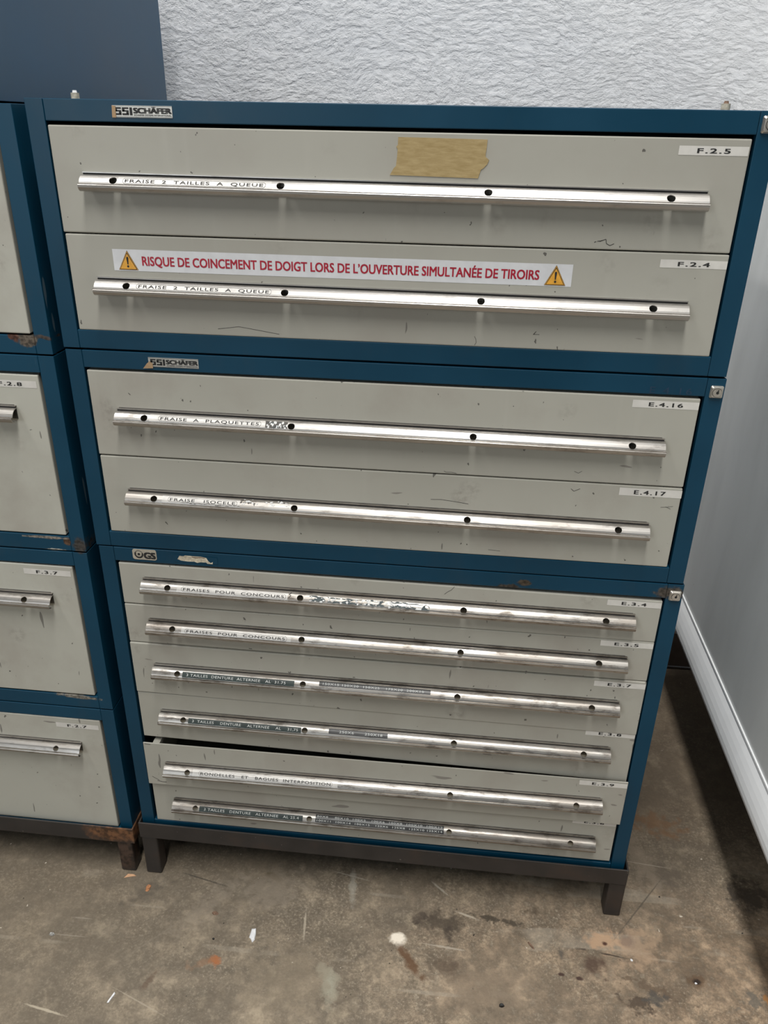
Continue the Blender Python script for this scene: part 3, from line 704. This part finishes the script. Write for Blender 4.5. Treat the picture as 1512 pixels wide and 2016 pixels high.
# ---- bottom right cabinet
t = thing('drawer_cabinet', (0.505, 0, 0.0412), 'tall blue cabinet with six grey drawers, one ajar, bottom of the right stack', 'cabinet', G)
carcass(t, 0.0050, 1.0045, 0.0412, 0.7381, D, M['blue'], beam_top=0.0272, beam_bot=0.0425)
lock(t, 0.9920, 0.7175, 0.0188)
m = MB(); r_ = 0.0040
def rrect(x0, x1, z0, z1, r): 
    out = []
    for (cx, cz, a0) in ((x1 - r, z0 + r, -90), (x1 - r, z1 - r, 0), (x0 + r, z1 - r, 90), (x0 + r, z0 + r, 180)):
        out += [(cx + r * math.cos(math.radians(a0 + 22.5 * k)), cz + r * math.sin(math.radians(a0 + 22.5 * k))) for k in range(5)]
    return out
m.prism(rrect(0.0655, 0.1085, 0.7165, 0.7368, r_), -0.0012, -0.0002, 'y', 0)
f = lambda u, v: (u, -0.0015, v)
cx, cz = 0.0770, 0.7272
def arc(a0, a1, ri, ro, mi):
    n = 14; A = [math.radians(a0 + (a1 - a0) * k / n) for k in range(n + 1)]
    m.add([f(cx + ro * math.cos(a), cz + ro * math.sin(a)) for a in A] + [f(cx + ri * math.cos(a), cz + ri * math.sin(a)) for a in A], [(k, k + 1, k + n + 2, k + n + 1) for k in range(n)], mi)
arc(150, 380, 0.0052, 0.0080, 1); arc(0, 360, 0.0, 0.0024, 1)
arc(20, 150, 0.0066, 0.0074, 1)
put_text(m, 'GS', 0.0865, 0.1060, 0.7195, 0.7320, 1, f, 0.05, 0.95, CAP)
part('test_mark_plate', m, [M['beige_badge'], M['ink']], t, label='rounded beige badge with a black eye symbol and GS')
m = MB(); m.add([(0.1390, -0.0009, 0.7165), (0.2175, -0.0009, 0.7170), (0.2175, -0.0009, 0.7300), (0.1385, -0.0009, 0.7320)], [(0, 1, 2, 3)], 1)
m.add([(x, -0.0012, z) for x, z in [(0.146, 0.7225), (0.150, 0.7295), (0.157, 0.7290), (0.160, 0.7310), (0.172, 0.7305), (0.188, 0.7305), (0.198, 0.7285), (0.201, 0.7225), (0.205, 0.7190), (0.209, 0.7215), (0.2085, 0.7168), (0.199, 0.7172), (0.197, 0.7195), (0.186, 0.7190), (0.181, 0.7175), (0.176, 0.7195), (0.164, 0.7190), (0.152, 0.7200)]], [tuple(range(18))], 0)
m.stroke([(0.172, 0.7285), (0.18, 0.7275), (0.188, 0.7290), (0.195, 0.7278)], 0.0012, -0.0014, 2)
part('torn_sticker', m, [M['cream'], M['blue'], M['chip_brown']], t, label='cream remnant of a torn sticker')

def d3(zt, zb, hz, tg, tz, zt2=None, zb2=None, y=0.0, hx=0.0783, hk=2, x0=0.0362, x1=0.9752, hdz=-0.003, tray=False, marks=(), label=None, tx0=0.8855, tx1=0.9742, tdz=0.0):
    d = drawer(t, x0, x1, zt, zb, M['drawer_mid'], y, zt2, zb2, marks, label, tray)
    h = handle(d, hk, hx, y, hz, hdz)
    tag(d, tg, tx0, tx1, tz, tz - 0.0112, y, tx=(0.27, 0.72), dz=tdz)
    return d, h
d, h = d3(0.7068, 0.6232, 0.6805, 'E.3.4', 0.7010, zt2=0.7040, zb2=0.6215, marks=[([(0.6126, 0.6883), (0.617, 0.693), (0.624, 0.698), (0.628, 0.7035), (0.629, 0.7049)], 0.0007)], hdz=-0.0040)
printed(d, h, 'FRAISES  POUR  CONCOURS', 0.0780, 0.2575, 0.066, 0.2640, t=(0.20, 0.43), tape=(0.06, 0.62))
m = MB(); fl = fsurf(0.0003)
for (a, b) in ((0.302, 0.330), (0.334, 0.356), (0.359, 0.394), (0.399, 0.417), (0.420, 0.433), (0.442, 0.462), (0.460, 0.492)):
    n = 7; top = [(a + (b - a) * k / n, random.uniform(0.50, 0.60)) for k in range(n + 1)]; bot = [(b - (b - a) * k / n, random.uniform(0.08, 0.18)) for k in range(n + 1)]
    m.add([fl(*q) for q in top + bot], [tuple(range(2 * n + 2))], 0)
for k in range(42): flake(m, random.choice((random.uniform(0.298, 0.45), random.uniform(0.31, 0.36), random.uniform(0.375, 0.445))), random.uniform(0.10, 0.54), random.uniform(0.0010, 0.0034), random.uniform(0.04, 0.13), 1, 0.0006)
m.add([fl(*q) for q in ((0.4965, 0.08), (0.5100, 0.08), (0.5105, 0.36), (0.5040, 0.54), (0.4990, 0.36))], [(0, 1, 2, 3, 4)], 0)
m.add([fsurf(0.0005)(*q) for q in ((0.486, 0.08), (0.496, 0.08), (0.500, 0.54), (0.493, 0.52))], [(0, 1, 2, 3)], 1)
put_text(m, '27', 0.4445, 0.4530, 0.20, 0.44, 1, fsurf(0.0009), 0.02, 1.1, CAP); put_text(m, '32', 0.4690, 0.4790, 0.20, 0.44, 1, fsurf(0.0009), 0.02, 1.1, CAP)
for k in range(6): flake(m, 0.2665 + 0.0012 * (k % 3), 0.3 + 0.08 * k, 0.0015, 0.06, 2, 0.0004)
on_handle('torn_label', d, h, m, [M['flake_green'], M['flake_white'], M['residue']], 'dark tape torn to white shreds, 27 and 32 still legible')
d, h = d3(0.6212, 0.5388, 0.5936, 'E.3.5', 0.6185, zb2=0.5385, marks=[([(0.262, 0.5430), (0.268, 0.5425)], 0.0012)], hdz=-0.0048)
printed(d, h, 'FRAISES  POUR  CONCOURS', 0.0760, 0.2560, 0.066, 0.2670, t=(0.14, 0.37), tape=(0.04, 0.58))
d, h = d3(0.5375, 0.4236, 0.4950, 'E.3.7', 0.5335, zb2=0.4180, y=-0.0022, hdz=-0.0010, label='grey drawer standing slightly proud')
embossed(d, h, ['3 TAILLES  DENTURE  ALTERNEE   AL  31.75'], 0.0590, 0.2700, 0.06, 0.54, 'green_tape', (0.008, 0.016), label='dark green embossed tape')
embossed(d, h, ['150X15 150X20  150X25   175X20  200X18'], 0.3160, 0.5200, 0.30, 0.70, 'grey_tape', (0.007, 0.012), label='grey embossed tape')
d, h = d3(0.4215, 0.3118, 0.3835, 'E.3.8', 0.4195, zb2=0.3020, hdz=0.0005)
embossed(d, h, ['3  TAILLES    DENTURE    ALTERNEE    AL    31,75'], 0.0590, 0.2790, 0.06, 0.54, 'green_tape', (0.008, 0.006), label='dark green embossed tape')
embossed(d, h, ['250X6      250X18'], 0.3320, 0.4440, 0.22, 0.66, 'grey_tape', (0.020, 0.010), label='grey embossed tape')
d, h = d3(0.3035, 0.1955, 0.2590, 'E.3.9', 0.3075, zt2=0.3110, zb2=0.2020, y=-0.0105, x0=0.0368, x1=0.9765, hk='nine', hx=0.0780, hdz=0.0080, tray=True, label='grey drawer hanging slightly open', tx0=0.8870, tx1=0.9755, marks=[([(0.040, 0.3010), (0.052, 0.3000)], 0.0012), ([(0.046, 0.216), (0.060, 0.2075)], 0.0009), ([(0.056, 0.2060), (0.066, 0.2035), (0.075, 0.2040)], 0.0012)])
printed(d, h, 'RONDELLES   ET   BAGUES  INTERPOSITION', 0.0760, 0.3360, 0.060, 0.350, t=(0.22, 0.47), tape=(0.08, 0.66))
d, h = d3(0.1938, 0.0840, 0.1524, 'E.3.6', 0.1965, zt2=0.1985, zb2=0.0895, x0=0.0382, x1=0.9740, hx=0.0815, hdz=0.0024, tx0=0.8890, tx1=0.9725)
embossed(d, h, ['3 TAILLES   DENTURE   ALTERNEE   AL 25.4'], 0.0575, 0.2725, 0.06, 0.56, 'green_tape', (0.010, 0.008), label='dark green embossed tape')
embossed(d, h, ['80X8    80X10  100X5   100X6  100X8  100X10  100X12', '100X11  100X14  100X15   125X6  125X8  125X10 125X14'], 0.2985, 0.5580, 0.09, 0.82, 'grey_tape', (0.003, 0.003), label='grey embossed tape with two rows of sizes')

# ---- left stack
GL = G
def left_cab(z0, z1, dzt, dzb, hz, tg, tgz, label, mat='blue_worn', hand=True):
    t = thing('drawer_cabinet', (-0.5185, 0, z0), label, 'cabinet', G)
    carcass(t, -1.0185, -0.0195, z0, z1, D, M['blue_worn'])
    d = drawer(t, -0.9690, -0.0515, dzt, dzb, M['drawer_left'])
    if hand: handle(d, 1, -0.9525, 0, hz + 0.0015)
    if tg: tag(d, tg, -0.1440, -0.0560, tgz, tgz - 0.0115, tx=(0.27, 0.72))
    return t, d
left_cab(1.0762, 1.4262, 1.3970, 1.1075, 1.3600, None, 0, 'wide blue cabinet with one grey drawer and chipped rusty lower corner, left stack')
left_cab(0.7238, 1.0735, 1.0415, 0.7545, 0.9882, 'F.2.8', 1.0315, 'blue cabinet right below the chipped rusty corner, drawer tagged F.2.8')
left_cab(0.3712, 0.7210, 0.6900, 0.4025, 0.6318, 'F.3.7', 0.6815, 'third blue cabinet down the left stack, scraped paint under drawer F.3.7')
left_cab(0.0190, 0.3685, 0.3395, 0.0500, 0.2798, 'F.2.7', 0.3270, 'lowest blue cabinet of the left stack, resting on the rusty stand')
t = thing('upper_cabinet', (-0.52, 0, 1.4290), 'blue steel cabinet side with sheen in its colour rising above the left stack before the plaster wall', 'cabinet')
x0, x1, z0, z1, y0, y1 = -1.02, -0.040, 1.4290, 1.785, -0.004, 0.678
for a, b in ((x0, x0 + 0.0015), (x1 - 0.0015, x1)): part('side_panel', MB().box(a, b, y0, y1, z0, z1), M['blue_side'], t, 0.0005)
part('bottom_panel', MB().box(x0 + 0.0015, x1 - 0.0015, y0 + 0.001, y1, z0, z0 + 0.0015), M['blue_side'], t)
part('top_panel', MB().box(x0 + 0.0015, x1 - 0.0015, y0 + 0.001, y1, z1 - 0.0015, z1), M['blue_side'], t)
part('back_panel', MB().box(x0 + 0.0015, x1 - 0.0015, y1 - 0.0015, y1, z0 + 0.0015, z1 - 0.0015), M['blue_side'], t)
dd = part('door', MB().box(x0 + 0.002, x1 - 0.002, y0 - 0.001, y0 + 0.018, z0 + 0.004, z1 - 0.004), M['blue_side'], t, 0.001)
part('door_handle', MB().box(-0.12, -0.10, y0 - 0.02, y0 - 0.001, 1.56, 1.66), M['nickel'], dd, 0.002)

# ---- stands
def stand(x0, x1, zt, zb, label, mat, legx, legw=0.034):
    t = thing('steel_stand', ((x0 + x1) / 2, 0, floor_z((x0 + x1) / 2)), label, 'stand', 'low steel stands under the cabinets')
    th = 0.0035; y0, y1 = -0.0105, D + 0.008
    e = []
    e.append(('front_rail', MB().prism([(y0, zb), (0.03, zb), (0.03, zb + th), (y0 + th, zb + th), (y0 + th, zt), (y0, zt)], x0, x1, 'x')))
    e.append(('back_rail', MB().prism([(y1, zb), (y1, zt), (y1 - th, zt), (y1 - th, zb + th), (y1 - 0.04, zb + th), (y1 - 0.04, zb)], x0, x1, 'x')))
    e.append(('side_rail', MB().box(x0, x0 + th, y0 + th, y1 - th, zb, zt).box(x0 + th, x0 + 0.03, 0.03, y1 - 0.04, zb, zb + th)))
    e.append(('side_rail', MB().box(x1 - th, x1, y0 + th, y1 - th, zb, zt).box(x1 - 0.03, x1 - th, 0.03, y1 - 0.04, zb, zb + th)))
    for n, m in e: part(n, m, mat, t, 0.0012)
    for lx in legx:
        for ly in (-0.008, y1 - 0.036):
            zf = floor_z(lx + legw / 2)
            part('leg', MB().box(lx, lx + legw, ly, ly + 0.034, zf + 0.0003, zb), mat, t, 0.0035)
    return t
stand(-0.0010, 1.0128, 0.0795, 0.0380, 'dark bare steel stand on square legs under the right stack', M['stand'], (0.0, 0.9800))
stand(-1.0240, -0.0155, 0.0570, 0.0155, 'rusty steel stand with square legs under the left stack', M['stand_rust'], (-1.012, -0.0570), 0.033)

# ---- stacking pins on top of the upper right cabinet (they stick up from its corners)
def pin(x, label, cap):
    m = MB(); z = 1.4337
    m.cyl((x, 0.05, z), 0.0058, 0.0080, 'z', 20, 0)
    m.cyl((x, 0.05, z + 0.0080), 0.0034, 0.0032, 'z', 16, 1, 0.0026)
    solo('stacking_pin', m, [M['pin'], M[cap]], (x, 0.05, z), label, 'pin', 'stacking pins on the cabinet top')
pin(0.0507, 'short cream pin with bright cap on the cabinet top near the blue side', 'chip_white')
pin(0.9425, 'short cream pin with a corroded dark cap standing on the cabinet top before white plaster', 'chip_brown')

# ------------------------------------------------------------------ white sheet enclosure on the right
XP = 1.243; ZL = 0.217
t = thing('white_enclosure', (XP + 0.3, 0, floor_z(1.5)), 'tall smooth white sheet metal enclosure with a bright rounded lower lip, right of the cabinets', 'enclosure')
ya_, yb_ = -0.95, 0.80; xr = XP + 0.62
part('side_panel', MB().box(XP, XP + 0.003, ya_, yb_, ZL + 0.078, 1.385), M['sheet'], t)
part('end_panel', MB().box(XP + 0.003, xr, ya_, ya_ + 0.003, ZL, 1.385), M['sheet'], t)
part('end_panel', MB().box(XP + 0.003, xr, yb_ - 0.003, yb_, ZL, 1.385), M['sheet'], t)
part('side_panel', MB().box(xr - 0.003, xr, ya_ + 0.003, yb_ - 0.003, ZL, 1.385), M['sheet'], t)
part('top_panel', MB().box(XP, xr, ya_, yb_, 1.385, 1.388), M['sheet'], t)
part('bottom_panel', MB().box(XP + 0.02, xr, ya_ + 0.003, yb_ - 0.003, ZL + 0.002, ZL + 0.005), M['sheet'], t)
lp = [(XP + 0.004, ZL + 0.082), (XP - 0.0030, ZL + 0.081), (XP - 0.0035, ZL + 0.077), (XP - 0.0010, ZL + 0.0755)]
lp += [(XP - 0.0040, ZL + 0.070), (XP - 0.0090, ZL + 0.061), (XP - 0.0140, ZL + 0.050), (XP - 0.0185, ZL + 0.038), (XP - 0.0218, ZL + 0.026), (XP - 0.0230, ZL + 0.016), (XP - 0.0215, ZL + 0.008), (XP - 0.0170, ZL + 0.0025), (XP - 0.0100, ZL)]
lp += [(XP + 0.02, ZL), (XP + 0.02, ZL + 0.004), (XP + 0.004, ZL + 0.006)]
part('lower_lip', MB().prism([(a, b) for a, b in lp], ya_, yb_, 'y'), M['lip'], t, smooth=False)
for ly in (ya_ + 0.1, yb_ - 0.16):
    for lx in (XP + 0.28, xr - 0.1): part('foot', MB().cyl((lx, ly, floor_z(lx) + 0.0003), 0.03, ZL + 0.002 - floor_z(lx) - 0.0003, 'z', 20), M['stand'], t)

# ------------------------------------------------------------------ litter on the floor
def chip(name, pts, hgt, mat, label, cat, tilt=0.0):
    """a small irregular flat piece with thickness; pts are floor coordinates"""
    cx = sum(p[0] for p in pts) / len(pts); cy = sum(p[1] for p in pts) / len(pts); z = floor_z(cx) + 0.0004
    n = len(pts); m = MB()
    vs = [(x, y, z) for x, y in pts] + [(cx + (x - cx) * 0.8, cy + (y - cy) * 0.8, z + hgt * (0.7 + 0.5 * ((i * 37) % 7) / 7)) for i, (x, y) in enumerate(pts)]
    m.add(vs, [tuple(range(n)), tuple(range(2 * n - 1, n - 1, -1))] + [(i, (i + 1) % n, (i + 1) % n + n, i + n) for i in range(n)])
    solo(name, m, M[mat], (cx, cy, z), label, cat, 'scraps on the concrete floor')
def blob(cx, cy, rx, ry, n=8, rot=0.0):
    o = []
    for k in range(n):
        a = 2 * math.pi * k / n; r = random.uniform(0.7, 1.1); u, v = rx * r * math.cos(a), ry * r * math.sin(a)
        o.append((cx + u * math.cos(rot) - v * math.sin(rot), cy + u * math.sin(rot) + v * math.cos(rot)))
    return o
chip('paint_chip', [(0.263, -0.117), (0.2715, -0.115), (0.2745, -0.128), (0.275, -0.140), (0.2715, -0.1465), (0.2665, -0.139), (0.2625, -0.136)], 0.0022, 'chip_white', 'largest white paint chip on the floor before the right stack', 'chip')
chip('paint_chip', [(0.0385, -0.272), (0.0415, -0.276), (0.036, -0.293), (0.0325, -0.294)], 0.0018, 'chip_white', 'small slender white chip near the bottom edge of the floor', 'chip')
chip('wood_splinter', [(-0.0445, -0.0275), (-0.0395, -0.0165), (-0.0250, -0.0165), (-0.0190, -0.0195), (-0.0300, -0.0225)], 0.0015, 'ply', 'pale wood sliver wedged against the rusty stand leg', 'splinter')
chip('rust_flake', blob(0.0176, -0.0464, 0.0062, 0.0090, 9), 0.002, 'chip_orange', 'orange flake on the floor in front of the two stand legs', 'flake')
chip('metal_shaving', blob(-0.1359, -0.1711, 0.0058, 0.0048, 7), 0.002, 'chip_grey', 'small grey metal shaving on the floor at far left', 'shaving')
chip('leaf_scrap', blob(0.178, -0.0901, 0.0075, 0.0055, 8), 0.0015, 'chip_brown', 'reddish brown scrap on the floor left of the white chip', 'scrap')
chip('leaf_scrap', blob(0.8272, -0.0936, 0.010, 0.003, 7, -0.9), 0.0015, 'chip_brown', 'narrow dark red scrap on the floor left of the right stand leg', 'scrap')
chip('rubber_crumb', blob(0.765, -0.2215, 0.0055, 0.0045, 7), 0.003, 'chip_black', 'black crumb near the bottom edge of the floor', 'crumb')
chip('rubber_crumb', blob(0.192, -0.147, 0.003, 0.0025, 6), 0.002, 'chip_black', 'tiny black crumb above the rust stain', 'crumb')
chip('paint_chip', blob(1.022, -0.104, 0.0035, 0.003, 6), 0.0012, 'chip_white', 'tiny white chip on the tan floor right of the stand leg', 'chip')
chip('paint_chip', blob(1.136, -0.139, 0.003, 0.0025, 6), 0.0012, 'chip_white', 'tiny white chip lying in the dark brown spot', 'chip')
